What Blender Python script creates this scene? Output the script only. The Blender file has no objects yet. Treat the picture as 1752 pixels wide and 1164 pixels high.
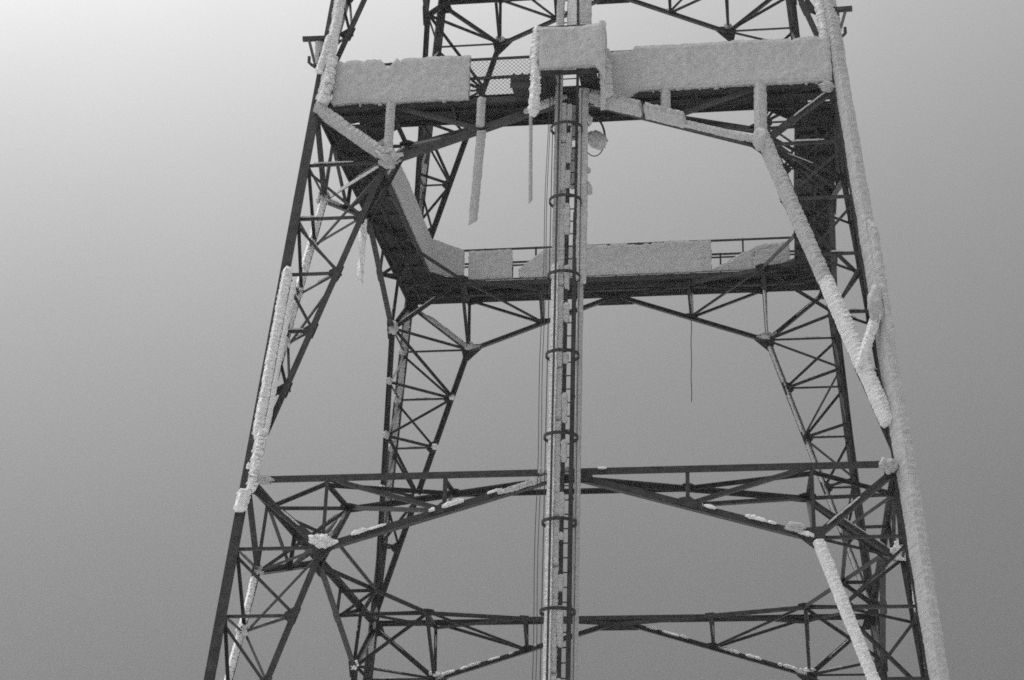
import bpy, math, random
from mathutils import Vector, Matrix, noise
random.seed(7)
R = math.radians
SC = bpy.context.scene
COL = SC.collection

# ---------------------------------------------------------------- camera
cam = bpy.data.cameras.new('camera')
camo = bpy.data.objects.new('camera', cam); COL.objects.link(camo)
cam.sensor_fit = 'HORIZONTAL'; cam.sensor_width = 36.0; cam.lens = 67.5695
cam.clip_start = 0.1; cam.clip_end = 6000
right = Vector((0.99065609, 0.13528286, 0.01729341))
up = Vector((0.03367151, -0.36548152, 0.93020938))
fwd = Vector((-0.13216181, 0.92093529, 0.36662167))
m = Matrix((right, up, -fwd)).transposed().to_4x4()
m.translation = Vector((3.89312544, -40.6607909, -19.4882347))
camo.matrix_world = m
SC.camera = camo
SC.view_settings.view_transform = 'Standard'
SC.view_settings.look = 'None'
SC.view_settings.exposure = 0.0
SC.view_settings.gamma = 1.0
SC.view_settings.use_curve_mapping = False
SC.cycles.filter_width = 1.7
SC.cycles.max_bounces = 6
SC.cycles.use_denoising = False
SC.cycles.use_adaptive_sampling = False
SC.cycles.use_light_tree = False
SC.cycles.diffuse_bounces = 3

# ---------------------------------------------------------------- sky and sun (freezing fog with the sun behind it, up to the left)
SUN_AZ, SUN_EL = R(-75), R(70)
sd = Vector((math.sin(SUN_AZ) * math.cos(SUN_EL), math.cos(SUN_AZ) * math.cos(SUN_EL), math.sin(SUN_EL)))
world = bpy.data.worlds.new('World'); SC.world = world; world.use_nodes = True
nt = world.node_tree; N = nt.nodes; LK = nt.links; N.clear()
def wn(kind, **kw):
    n = N.new(kind)
    for k, v in kw.items(): setattr(n, k, v)
    return n
def wmath(op, a, b):
    n = wn('ShaderNodeMath', operation=op)
    for i, v in enumerate((a, b)):
        if isinstance(v, (int, float)): n.inputs[i].default_value = v
        else: LK.new(v, n.inputs[i])
    return n.outputs[0]
tc = wn('ShaderNodeTexCoord')
nrm = wn('ShaderNodeVectorMath', operation='NORMALIZE'); LK.new(tc.outputs['Generated'], nrm.inputs[0])
dot = wn('ShaderNodeVectorMath', operation='DOT_PRODUCT'); LK.new(nrm.outputs[0], dot.inputs[0]); dot.inputs[1].default_value = sd
sep = wn('ShaderNodeSeparateXYZ'); LK.new(nrm.outputs[0], sep.inputs[0])
cn = wn('ShaderNodeTexNoise'); cn.inputs['Scale'].default_value = 4.0; cn.inputs['Detail'].default_value = 4; LK.new(nrm.outputs[0], cn.inputs['Vector'])
uneven = wmath('ADD', wmath('MULTIPLY', cn.outputs['Fac'], 0.20), 0.92)
glow = wmath('MULTIPLY', wmath('POWER', wmath('MAXIMUM', wmath('MULTIPLY', wmath('ADD', dot.outputs['Value'], 1.0), 0.5), 0.0), 12.0), 5.8)
cloud = wmath('ADD', wmath('ADD', wmath('MULTIPLY', wmath('MAXIMUM', sep.outputs[2], 0.0), 0.23), 0.085), glow)
sky = wn('ShaderNodeTexSky', sky_type='NISHITA', sun_disc=False)
sky.sun_elevation = SUN_EL; sky.sun_rotation = SUN_AZ; sky.air_density = 1.0; sky.dust_density = 4.0
bw = wn('ShaderNodeRGBToBW'); LK.new(sky.outputs[0], bw.inputs[0])
tot = wmath('MULTIPLY', wmath('ADD', wmath('MULTIPLY', bw.outputs[0], 0.1), wmath('MULTIPLY', cloud, 10.0)), uneven)
bg = wn('ShaderNodeBackground'); LK.new(tot, bg.inputs[0]); bg.inputs[1].default_value = 0.10
wo = wn('ShaderNodeOutputWorld'); LK.new(bg.outputs[0], wo.inputs[0])

sl = bpy.data.lights.new('sun', 'SUN'); sl.energy = 1.0; sl.angle = R(16); sl.color = (1, 1, 1)
so = bpy.data.objects.new('sun', sl); COL.objects.link(so)
so.rotation_euler = (-sd).to_track_quat('-Z', 'Y').to_euler()
so.location = (-30, 20, 60)

# ---------------------------------------------------------------- materials (black and white picture: neutral greys)
def mat(name, c0, c1, scale, rough=0.8, bump=0.0, bscale=40.0, stretch=None, frost=0.0, metal=0.0):
    mt = bpy.data.materials.new(name); mt.use_nodes = True
    t = mt.node_tree; n = t.nodes; l = t.links
    b = n['Principled BSDF']
    tcn = n.new('ShaderNodeTexCoord')
    src = tcn.outputs['Object']
    if stretch:
        mp = n.new('ShaderNodeMapping'); mp.inputs['Scale'].default_value = stretch
        l.new(src, mp.inputs[0]); src = mp.outputs[0]
    nz = n.new('ShaderNodeTexNoise'); nz.inputs['Scale'].default_value = scale; nz.inputs['Detail'].default_value = 6
    nz.inputs['Roughness'].default_value = 0.65
    l.new(src, nz.inputs['Vector'])
    cr = n.new('ShaderNodeValToRGB')
    cr.color_ramp.elements[0].position = 0.35; cr.color_ramp.elements[0].color = (c0, c0, c0, 1)
    cr.color_ramp.elements[1].position = 0.68; cr.color_ramp.elements[1].color = (c1, c1, c1, 1)
    if frost:
        e = cr.color_ramp.elements.new(0.76); e.color = (frost, frost, frost, 1)
    l.new(nz.outputs['Fac'], cr.inputs[0]); l.new(cr.outputs[0], b.inputs['Base Color'])
    b.inputs['Roughness'].default_value = rough; b.inputs['Metallic'].default_value = metal
    b.inputs['Specular IOR Level'].default_value = 0.25
    if bump:
        n2 = n.new('ShaderNodeTexNoise'); n2.inputs['Scale'].default_value = bscale; n2.inputs['Detail'].default_value = 5
        l.new(tcn.outputs['Object'], n2.inputs['Vector'])
        bp = n.new('ShaderNodeBump'); bp.inputs['Strength'].default_value = bump; bp.inputs['Distance'].default_value = 0.03
        l.new(n2.outputs['Fac'], bp.inputs['Height']); l.new(bp.outputs[0], b.inputs['Normal'])
    return mt
STEEL = mat('painted_steel', 0.018, 0.042, 6.0, 0.6, 0.15, 60, frost=0.13)
WORN = mat('weathered_steel', 0.04, 0.12, 3.0, 0.7, 0.2, 50, frost=0.3)
DECK = mat('deck_steel', 0.014, 0.032, 3.0, 0.75, 0.3, 30)
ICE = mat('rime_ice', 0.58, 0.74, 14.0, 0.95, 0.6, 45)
SHADED_ICE = mat('shaded_rime_ice', 0.36, 0.455, 9.0, 0.95, 0.28, 30)  # same rime, greyer: shade on the near-facing ice put into its colour
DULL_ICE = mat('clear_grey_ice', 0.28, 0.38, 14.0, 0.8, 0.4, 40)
SUNLIT_ICE = mat('sunlit_rime_ice', 0.62, 0.78, 10.0, 0.95, 0.6, 40)  # same rime, paler: sunlight from the left painted into the colour
CABLE = mat('black_cable', 0.02, 0.04, 8.0, 0.6)
SNOW = mat('patchy_snow', 0.30, 0.62, 0.3, 0.95, 0.3, 3)

# ---------------------------------------------------------------- object helpers
WO = {}                                                     # world position of each object's origin
def empty(name, loc, label, cat, group=None):
    o = bpy.data.objects.new(name, None); COL.objects.link(o); o.location = loc
    o.empty_display_size = 0.5; WO[o] = Vector(loc)
    o['label'] = label; o['category'] = cat
    if group: o['group'] = group
    return o
def part(name, verts, faces, mt, parent=None, origin=None, smooth=False, kind=None):
    org = Vector(origin) if origin is not None else Vector(verts[0])
    me = bpy.data.meshes.new(name)
    me.from_pydata([tuple(Vector(v) - org) for v in verts], [], faces)
    me.materials.append(mt)
    if smooth: me.polygons.foreach_set('use_smooth', [True] * len(me.polygons))
    me.update()
    o = bpy.data.objects.new(name, me); COL.objects.link(o)
    WO[o] = org
    if parent is not None:
        o.parent = parent; o.location = org - WO[parent]
    else: o.location = org
    if kind: o['kind'] = kind
    return o
def tag(o, label, cat, group=None):
    o['label'] = label; o['category'] = cat
    if group: o['group'] = group
    return o
class MB:
    def __init__(s): s.v = []; s.f = []
    def add(s, vf):
        k = len(s.v); s.v += vf[0]; s.f += [tuple(i + k for i in f) for f in vf[1]]
        return s
    def build(s, name, mt, parent=None, origin=None, **kw): return part(name, s.v, s.f, mt, parent, origin, **kw)
def perp(t, n):
    n = Vector(n); n = n - n.dot(t) * t
    if n.length < 1e-4:
        n = Vector((0, 0, 1)) if abs(t.z) < 0.9 else Vector((1, 0, 0)); n = n - n.dot(t) * t
    return n.normalized()
def prism(p, q, prof, n):                                    # extrude a 2D profile (a along n x t, b along n) from p to q
    p, q = Vector(p), Vector(q); t = (q - p).normalized(); b = perp(t, n); a = b.cross(t)
    k = len(prof); v = [o + a * x + b * y for o in (p, q) for x, y in prof]
    f = [(i, (i + 1) % k, k + (i + 1) % k, k + i) for i in range(k)]
    f += [tuple(range(k - 1, -1, -1)), tuple(range(k, 2 * k))]
    return v, f
def angle(p, q, w, n, flip=1):                               # L section, one flange in the face, the other inwards
    th = max(w * 0.14, 0.009); h = w / 2
    pr = [(-h, 0), (h, 0), (h, -th), (-h + th, -th), (-h + th, -w), (-h, -w)]
    if flip < 0: pr = [(-x, y) for x, y in pr][::-1]
    return prism(p, q, pr, n)
def box(p, q, w, h, n):
    return prism(p, q, [(-w / 2, -h / 2), (w / 2, -h / 2), (w / 2, h / 2), (-w / 2, h / 2)], n)
def tube(pts, r, k=6, closed=False):
    pts = [Vector(p) for p in pts]; v = []; f = []; n = len(pts)
    ref = Vector((0.31, 0.52, 0.79))
    for i, p in enumerate(pts):
        if closed: t = pts[(i + 1) % n] - pts[i - 1]
        else: t = pts[min(i + 1, n - 1)] - pts[max(i - 1, 0)]
        t.normalize(); b = perp(t, ref); a = b.cross(t)
        v += [p + (a * math.cos(2 * math.pi * j / k) + b * math.sin(2 * math.pi * j / k)) * r for j in range(k)]
    for i in range(n if closed else n - 1):
        i2 = (i + 1) % n
        for j in range(k): f.append((i * k + j, i * k + (j + 1) % k, i2 * k + (j + 1) % k, i2 * k + j))
    if not closed: f += [tuple(range(k - 1, -1, -1)), tuple(range((n - 1) * k, n * k))]
    return v, f
def hull2(pts):
    pts = sorted(set(pts))
    def half(it):
        o = []
        for p in it:
            while len(o) > 1 and (o[-1][0] - o[-2][0]) * (p[1] - o[-2][1]) - (o[-1][1] - o[-2][1]) * (p[0] - o[-2][0]) <= 0: o.pop()
            o.append(p)
        return o
    a, b = half(pts), half(pts[::-1]); return a[:-1] + b[:-1]
def plate(c, dirs, r, w, n, th=0.022, off=0.0):              # gusset plate: hull of stubs along the member directions
    c = Vector(c); n = Vector(n).normalized()
    d0 = Vector(dirs[0]); d0 = (d0 - d0.dot(n) * n).normalized(); e = n.cross(d0); ps = []
    for i, d in enumerate(dirs):
        d = Vector(d); d = (d - d.dot(n) * n).normalized(); x, y = d.dot(d0), d.dot(e)
        rr = r[i] if isinstance(r, (list, tuple)) else r
        for s in (-1, 1): ps.append((round(x * rr - y * s * w / 2, 5), round(y * rr + x * s * w / 2, 5)))
    h = hull2(ps); k = len(h)
    v = [c + d0 * x + e * y + n * (off + z) for z in (th, 0) for x, y in h]
    f = [tuple(range(k)), tuple(range(2 * k - 1, k - 1, -1))] + [(i, k + i, k + (i + 1) % k, (i + 1) % k) for i in range(k)]
    return v, f

WIND = Vector((0.52, -0.85, 0.02)).normalized()              # rime grows into the wind
def nz(p, s): return noise.noise(Vector(p) * s)
def crust(p, q, w, L, f0=0.0, f1=1.0, rag=1.0, ds=0.03, wind=None, lift=0.0, taper=0.06, L2=None, shift=(0, 0, 0), wave=1.0):
    """A feathery slab of rime that grows from a member into the wind."""
    p, q = Vector(p) + Vector(shift), Vector(q) + Vector(shift); P = p + (q - p) * f0; Q = p + (q - p) * f1
    t = (Q - P); ln = t.length; t.normalize(); d = perp(t, wind or WIND); s = t.cross(d)
    n = max(5, int(ln / ds)); v = []; f = []
    seed = Vector((random.random() * 50, random.random() * 50, 0))
    PR = ((-1, -0.12), (-1.05, 0.3), (-1.0, 0.66), (-0.88, 0.94), (-0.3, 1.0), (0.3, 1.0), (0.88, 0.95), (1.0, 0.68), (1.05, 0.3), (1, -0.12)); k = len(PR)
    for i in range(n + 1):
        u = i / n; c = P.lerp(Q, u); z = seed + Vector((0, 0, u * ln))
        big = noise.noise(z * 0.7) * wave; mid = noise.noise(z * 2.6 + Vector((9, 0, 0))) * wave
        tip = min(u, 1 - u) * ln / taper
        end = min(1.0, tip + 0.55)
        LL = L if L2 is None else L + (L2 - L) * u
        fe = random.uniform(-1, 1)                           # each station is one feather: it sticks out or falls short as a whole
        l = LL * max(0.15, 1 + 0.13 * big + 0.08 * mid + 0.07 * rag * fe) * end
        h = w / 2 * (1.0 + 0.08 * big + 0.06 * mid) * end
        sk = 0.07 * w * noise.noise(z * 1.6 + Vector((5, 1, 0)))
        el, er = 0.11 * rag * random.uniform(-1, 1), 0.09 * rag * random.uniform(-1, 1)
        for a, b in PR:
            j = 1 + (el if a < 0 else er) * (1.0 if abs(a) > 0.8 else 0.3) + 0.05 * rag * random.uniform(-1, 1)
            bb = b * (1 + 0.05 * rag * random.uniform(-1, 1))
            lean = 0.16 * l * max(0, bb)                         # feathers lean a little up the member
            v.append(c + s * (a * h * j + sk) + d * (bb * l + lift) + t * (lean + (0.012 * random.uniform(-1, 1) if 0 < i < n else 0)))
    for i in range(n):
        for j in range(k):
            f.append((i * k + j, i * k + (j + 1) % k, (i + 1) * k + (j + 1) % k, (i + 1) * k + j))
    f += [tuple(range(k)), tuple(range((n + 1) * k - 1, n * k - 1, -1))]
    return v, f
def blob(c, rx, ry, rz, rag=0.35, sub=(26, 18)):
    """A lump of rime feathers on a joint, stretched into the wind."""
    c = Vector(c); d = WIND; s = Vector((0, 0, 1)).cross(d).normalized(); u = d.cross(s); v = []; f = []; a, b = sub
    sd_ = Vector((random.random() * 40, random.random() * 40, random.random() * 40))
    for i in range(b + 1):
        th = math.pi * i / b
        for j in range(a):
            ph = 2 * math.pi * j / a
            e = Vector((math.sin(th) * math.cos(ph), math.sin(th) * math.sin(ph), math.cos(th)))
            g = 1 + rag * (noise.noise(e * 1.6 + sd_) + 0.55 * noise.noise(e * 3.4 + sd_) + 0.22 * noise.noise(e * 9 + sd_) + 0.16 * random.uniform(-1, 1) * math.sin(th))
            v.append(c + s * (e.x * rx * g) + d * (e.y * ry * g + ry * 0.4) + u * (e.z * rz * g))
    for i in range(b):
        for j in range(a): f.append((i * a + j, i * a + (j + 1) % a, (i + 1) * a + (j + 1) % a, (i + 1) * a + j))
    return v, f
def sheet(o, ax, up_, w, z0, z1, nrm, th=0.11, step=0.07):
    """Rime plastered over a stretch of railing mesh: a slab with a ragged rim. z0, z1: functions of the distance along."""
    o, ax, up_, nrm = Vector(o), Vector(ax).normalized(), Vector(up_).normalized(), Vector(nrm).normalized()
    nu = max(3, int(w / step)); nv = 13; v = []; f = []
    sd_ = Vector((random.random() * 40, random.random() * 40, 0))
    for side in (1, 0):
        for i in range(nu + 1):
            u = w * i / nu
            for j in range(nv + 1):
                g = j / nv; a0, a1 = z0(u), z1(u)
                q = sd_ + Vector((u, g, 0))
                rim = min(1, min(g, 1 - g) * 30 + 0.86) * min(1, min(i, nu - i) * 0.5 + 0.86)
                e = 0.012 * random.uniform(-1, 1) if (i in (0, nu) or j in (0, nv)) else 0
                hz = a0 + (a1 - a0) * g + (0.006 * noise.noise(q * 9) + 0.009 * noise.noise(q * 31)) * (1 if j in (0, nv) else 0.3) + e
                hx = u + ((0.03 * noise.noise(Vector((0, g * 9, 3)) + sd_) + e) if i in (0, nu) else 0)
                dep = (th * rim * (1 + 0.25 * noise.noise(q * 1.3) + 0.10 * noise.noise(q * 5) + 0.10 * noise.noise(Vector((u * 5.5, 0, 7)))) + 0.004 * random.uniform(-1, 1)) if side else -0.02
                v.append(o + ax * hx + up_ * hz + nrm * dep)
    A = lambda i, j, s_: (0 if s_ else (nu + 1) * (nv + 1)) + i * (nv + 1) + j
    for i in range(nu):
        for j in range(nv):
            f.append((A(i, j, 1), A(i + 1, j, 1), A(i + 1, j + 1, 1), A(i, j + 1, 1)))
            f.append((A(i, j, 0), A(i, j + 1, 0), A(i + 1, j + 1, 0), A(i + 1, j, 0)))
    for i in range(nu):
        f.append((A(i, 0, 1), A(i, 0, 0), A(i + 1, 0, 0), A(i + 1, 0, 1)))
        f.append((A(i, nv, 1), A(i + 1, nv, 1), A(i + 1, nv, 0), A(i, nv, 0)))
    for j in range(nv):
        f.append((A(0, j, 1), A(0, j + 1, 1), A(0, j + 1, 0), A(0, j, 0)))
        f.append((A(nu, j, 1), A(nu, j, 0), A(nu, j + 1, 0), A(nu, j + 1, 1)))
    return v, f

# ---------------------------------------------------------------- ground
GZ = -21.6
gv = []; gf = []; GN = 48
def gr(i): return 0.0 if i == 0 else 3.0 * (1.16 ** i)
for i in range(GN + 1):
    for j in range(40):
        r_ = gr(i) + 0.01; a_ = 2 * math.pi * j / 40
        x_, y_ = r_ * math.cos(a_), r_ * math.sin(a_)
        gv.append(Vector((x_, y_, GZ + min(1, r_ / 40) * 0.5 * noise.noise(Vector((x_, y_, 0)) * 0.05) + 0.06 * noise.noise(Vector((x_, y_, 5)) * 0.4) * (1 if r_ < 60 else 0))))
for i in range(GN):
    for j in range(40): gf.append((i * 40 + j, i * 40 + (j + 1) % 40, (i + 1) * 40 + (j + 1) % 40, (i + 1) * 40 + j))
gf.append(tuple(range(39, -1, -1)))
g = part('snowy_ground', gv, gf, SNOW, None, (0, 0, GZ), smooth=True, kind='structure')

# ---------------------------------------------------------------- the lattice tower
W1, TP, ASP = 5.5, 0.0858387, 0.9792
LV = [-17.0, -8.45, 0.0, 8.6475]                              # the levels of the ring beams
def hw(z): return W1 - TP * z
tower = empty('lattice_tower', (0, 0, GZ), 'tall dark steel lattice tower with four splayed legs, crusted with rime ice', 'tower')
FACES = 'FLBR'                                                # clockwise seen from above
NRM = {'F': Vector((0, -1, 0)), 'L': Vector((-1, 0, 0)), 'B': Vector((0, 1, 0)), 'R': Vector((1, 0, 0))}
for k_ in NRM: NRM[k_] = Vector((NRM[k_].x, NRM[k_].y, -TP * -1)).normalized()
def fp(fc, u, z, inn=0.0, ww=None):                           # point on a face: u along it (clockwise seen from above), z up
    w = (hw(z) if ww is None else ww) - inn
    if fc == 'F': return Vector((-u, -w * ASP, z))            # u>0 at the left end of the near face
    if fc == 'L': return Vector((-w, u * ASP, z))
    if fc == 'B': return Vector((u, w * ASP, z))
    return Vector((w, -u * ASP, z))
def mem(name, p, q, w, n, mt=STEEL, flip=1, ext=0.0, parent=None):
    p, q = Vector(p), Vector(q); t = (q - p).normalized()
    j = Vector((random.uniform(-1, 1), random.uniform(-1, 1), random.uniform(-1, 1))) * 0.004
    v, f = angle(p - t * ext + j, q + t * ext + j, w * random.uniform(0.97, 1.03), n, flip)
    return part(name, v, f, mt, parent or tower, (p + q) / 2)
def rime(o, p, q, w, L, mt=ICE, name='rime_crust', **kw):
    v, f = crust(p, q, w, L, **kw)
    return part(name, v, f, mt, o, None)

CORN = {'FL': (-1, -1), 'LB': (-1, 1), 'BR': (1, 1), 'RF': (1, -1)}
legs = {}
ZB, ZT = GZ - 0.1, 12.5
def lp(c, z):
    sx, sy = CORN[c]; return Vector((sx * hw(z), sy * hw(z) * ASP, z))
for c, (sx, sy) in CORN.items():                              # legs: big angle section, heel outwards, in two flanges plus stitch plates
    p, q = lp(c, ZB), lp(c, ZT); t = (q - p).normalized()
    a = perp(t, (-sx, 0, 0)); b = perp(t, (0, -sy, 0)); W_ = 0.205; th = 0.03
    prof = [(0, 0), (W_, 0), (W_, th), (th, th), (th, W_), (0, W_)]
    off = -(a + b) * 0.07
    v = [o + off + a * x + b * y for o in (p, q) for x, y in prof]; k = 6
    f = [(i, (i + 1) % k, k + (i + 1) % k, k + i) for i in range(k)] + [tuple(range(5, -1, -1)), tuple(range(6, 12))]
    legs[c] = part('leg', v, f, WORN if c in ('LB', 'BR') else STEEL, tower, p)
foot = {}
for c in CORN:
    p = lp(c, GZ)
    part('foot_plate', *box(p + Vector((0, 0, -0.05)), p + Vector((0, 0, 0.35)), 1.1, 1.1, (0, 1, 0)), WORN, tower)

B = {0: (4.95, 1.40), 1: (4.607, 1.396), 2: (3.860, 1.372), 3: (3.102, 1.352)}   # per level: half width of the inner square, depth of the arch node
NODE = {}                                                     # (panel, face, side, k) -> main brace node
LEGN = {}
MEMS = {}                                                     # members one may hang rime on
for i in (0, 1, 2):                                           # panels: below, middle, above
    zt, zb = LV[i + 1], LV[i]; b, h = B[i + 1]; zn = zt - h
    zs = [zn - 1.29 * k for k in range(5)] + [zb]
    if i == 2: zs = [zn - 1.345 * k for k in range(5)] + [zb]
    if i == 0: zs = [zn - 1.33 * k for k in range(5)] + [zb]
    for fc in FACES:
        n = NRM[fc]
        for s in (-1, 1):
            foot_u = s * hw(zb)
            def du(z): return s * (b + (hw(zb) - b) * (zn - z) / (zn - zb))
            Np = fp(fc, s * b, zn); Fp = fp(fc, foot_u, zb + 0.02)
            MEMS['main', i, fc, s] = (mem('main_brace', Np, Fp, 0.125, n, flip=s), Np, Fp)
            Lt = fp(fc, s * hw(zt), zt - 0.04)
            MEMS['stub', i, fc, s] = (mem('knee_strut', Lt, Np, 0.125, n, flip=s), Lt, Np)
            M = fp(fc, s * b * 0.5, zt - h * 0.5 + 0.0)
            A = fp(fc, 0, zt - 0.02)
            MEMS['ch', i, fc, s] = (mem('arch_chord', Np, A, 0.135, n, flip=s), Np, A)
            T1 = fp(fc, s * b, zt); T2 = fp(fc, s * b * 0.5, zt)
            MEMS['h1', i, fc, s] = (mem('hanger', T1, Np, 0.07, n, flip=s), T1, Np)
            MEMS['h2', i, fc, s] = (mem('hanger', T2, M, 0.075, n, flip=-s), T2, M)
            mem('web_brace', T1, M, 0.08, n, flip=s)
            # bracing between leg and main brace
            for k in range(5):
                z = zs[k]; ln = fp(fc, s * hw(z), z, 0.05); dn = fp(fc, du(z), z, 0.05)
                NODE[i, fc, s, k] = dn; LEGN[i, fc, s, k] = ln
                if k < 5 and abs(hw(z) - abs(du(z))) > 0.28:
                    MEMS['hz', i, fc, s, k] = (mem('horizontal_strut', ln, dn, 0.055, n, flip=s), ln, dn)
                if k < 4 and abs(hw(zs[k + 1]) - abs(du(zs[k + 1]))) > 0.28:
                    z2 = zs[k + 1]; d2 = fp(fc, du(z2), z2, 0.07); l2 = fp(fc, s * hw(z), z - 0.08, 0.07)
                    mem('diagonal_brace', l2, d2, 0.06, n, flip=-s)
                if 0 < k < 5:
                    dm = (Fp - Np).normalized()
                    part('gusset_plate', *plate(dn, [dm, -dm, ln - dn], [0.17, 0.17, 0.2], 0.12, n, off=-0.03), STEEL, tower, dn)
            # big joint plates
            part('joint_plate', *plate(Np, [Fp - Np, A - Np, Lt - Np, T1 - Np], [0.27, 0.33, 0.22, 0.16], 0.13, n, off=0.006), STEEL, tower, Np)
            part('joint_plate', *plate(Lt, [Np - Lt, Vector((0, 0, 1)), Vector((0, 0, -1)), A - Lt], [0.34, 0.2, 0.26, 0.22], 0.13, n, off=0.008), STEEL, tower, Lt)
            cd = (A - Np).normalized()
            part('joint_plate', *plate(M, [cd, -cd, T2 - M], [0.19, 0.19, 0.13], 0.12, n, off=0.006), STEEL, tower, M)
        # ring beam and arch crown
        p, q = fp(fc, -hw(zt), zt), fp(fc, hw(zt), zt)
        MEMS['ring', i, fc] = (mem('ring_beam', p, q, 0.135, n), p, q)
        A = fp(fc, 0, zt - 0.02)
        part('joint_plate', *plate(A, [Vector(fp(fc, b, zn)) - A, Vector(fp(fc, -b, zn)) - A, Vector((0, 0, 1))], [0.52, 0.52, 0.05], 0.15, n, off=0.007), STEEL, tower, A)
    # lacing of the inward side of each corner (between the main braces of two neighbouring faces)
    for a_, b_ in ('FL', 'LB', 'BR', 'RF'):
        n = (NRM[a_] + NRM[b_]).normalized()
        for k in range(5):
            p, q = NODE[i, a_, 1, k], NODE[i, b_, -1, k]
            if (p - q).length > 0.5:
                MEMS['lh', i, a_ + b_, k] = (mem('lacing_bar', p, q, 0.06, n), p, q)
            if k < 4:
                p2, q2 = (p, NODE[i, b_, -1, k + 1]) if k % 2 == 0 else (NODE[i, b_, -1, k], NODE[i, a_, 1, k + 1])
                if k % 2 == 1: p2, q2 = NODE[i, b_, -1, k], NODE[i, a_, 1, k + 1]
                if (p2 - q2).length > 0.8:
                    mem('lacing_bar', p2 - n * 0.05, q2 - n * 0.05, 0.06, n)
    # horizontal bracing of the ring: crown - corner node - crown with struts to the beams
    upn = Vector((0, 0, 1)); PC = {}
    for c, (sx, sy) in CORN.items(): PC[c] = Vector((sx * b * 0.985, sy * b * ASP * 0.985, zt - 0.1))
    for fi, fc in enumerate(FACES):
        Ac = fp(fc, 0, zt - 0.06, 0.05); Q2 = []
        prev_c = {'F': 'RF', 'L': 'FL', 'B': 'LB', 'R': 'BR'}[fc]; next_c = {'F': 'FL', 'L': 'LB', 'B': 'BR', 'R': 'RF'}[fc]
        for s, c in ((-1, prev_c), (1, next_c)):
            P = PC[c]; Qm = (P + Ac) / 2; Q2.append(Qm)
            mem('plan_brace', Ac, P, 0.105, upn, flip=s)
            mem('web_brace', P, fp(fc, s * b * 0.5, zt - h * 0.5, 0.06), 0.07, NRM[fc], flip=s)
            mem('plan_strut', P, fp(fc, s * b, zt - 0.08, 0.05), 0.08, upn, flip=s)
            mem('plan_strut', Qm, fp(fc, s * b * 0.5, zt - 0.08, 0.05), 0.07, upn, flip=s)
            mem('plan_brace', Qm, fp(fc, s * b, zt - 0.10, 0.05), 0.075, upn, flip=s)
            MEMS['inner', i, fc, s] = (mem('inner_knee', P, fp(fc, s * b, zn + 0.02, 0.06), 0.075, NRM[fc], flip=s), P, fp(fc, s * b, zn, 0.06))
            mem('inner_knee', Qm, fp(fc, s * b * 0.5, zt - h * 0.5, 0.05), 0.06, NRM[fc], flip=s)
            part('joint_plate', *plate(Qm, [Ac - Qm, P - Qm, Vector(fp(fc, s * b * 0.5, zt, 0)) - Qm], 0.11, 0.10, upn, off=0.01), STEEL, tower, Qm)
        mem('plan_strut', Q2[0], Q2[1], 0.095, upn)
    for a_, b_ in ('FL', 'LB', 'BR', 'RF'):
        mem('corner_strut', fp(a_, b, zt - 0.07, 0.05), fp(b_, -b, zt - 0.07, 0.05), 0.07, upn)
    for c, (sx, sy) in CORN.items():
        part('joint_plate', *plate(PC[c], [Vector((-sx, 0, 0)), Vector((0, -sy, 0)), Vector((sx, 0, 0)), Vector((0, sy, 0))], 0.17, 0.12, upn, off=0.012), STEEL, tower, PC[c])
for fc in FACES:                                              # the first braces of the panel above the frame
    for s in (-1, 1):
        zt = LV[3]; p = fp(fc, s * hw(zt), zt); q = fp(fc, s * (hw(zt) - 1.35), 12.4)
        mem('main_brace', p, q, 0.125, NRM[fc], flip=s)

# -------- rime on the tower (u=+1 is the left end of the near face, the far end of the left face, the right end of the far face)
def on(key, w, L, mt=ICE, **kw):
    o, p, q = MEMS[key]; return rime(o, p, q, w, L, mt, **kw)
def onleg(c, z0, z1, w, L, mt=ICE, **kw):
    off = Vector((-CORN[c][0] * 0.0, -CORN[c][1] * 0.0, 0))
    return rime(legs[c], lp(c, z0) + off, lp(c, z1) + off, w, L, mt, **kw)
onleg('RF', -15, -8.6, 0.23, 0.26, L2=0.36, mt=SHADED_ICE, rag=0.4, wave=0.5, ds=0.05)
onleg('RF', -8.75, 0.15, 0.23, 0.37, SHADED_ICE, rag=0.4, L2=0.24, wave=0.5, ds=0.05)
onleg('RF', -6.4, -3.3, 0.17, 0.42, SHADED_ICE, rag=0.5, wave=0.6, taper=0.9, ds=0.05)
rime(legs['RF'], lp('RF', -5.3) + Vector((0.05, -0.30, 0)), fp('F', -5.50, -6.55) + Vector((0.05, -0.15, 0)), 0.17, 0.12, ICE, rag=1.6, taper=0.35)
onleg('RF', 0.0, 2.4, 0.24, 0.24, SHADED_ICE, rag=0.9)
onleg('RF', 2.3, 4.6, 0.24, 0.26, ICE, rag=1.2)
onleg('FL', -9.15, -8.72, 0.22, 0.22, SUNLIT_ICE, rag=1.4, shift=(0.01, -0.03, 0))
onleg('FL', -8.75, -7.5, 0.16, 0.28, SUNLIT_ICE, rag=2.2, shift=(0.12, -0.02, 0), wave=0.4, ds=0.024)
onleg('FL', -7.6, -3.85, 0.18, 0.18, SUNLIT_ICE, rag=1.2, ds=0.022, wave=0.4, taper=0.2, shift=(0.05, -0.02, 0))
onleg('FL', -8.0, -4.2, 0.10, 0.10, ICE, rag=1.0, shift=(0.24, -0.05, 0))
onleg('FL', -0.05, 1.1, 0.21, 0.34, ICE, rag=2.4, shift=(0.13, -0.02, 0))
onleg('FL', 1.0, 5.0, 0.20, 0.24, ICE, rag=1.2, shift=(0.11, -0.02, 0), wave=0.6)
onleg('LB', -6.4, -0.3, 0.15, 0.10, SHADED_ICE, rag=1.6)
onleg('LB', 0.8, 3.9, 0.15, 0.10, SHADED_ICE, rag=1.6)
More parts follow.
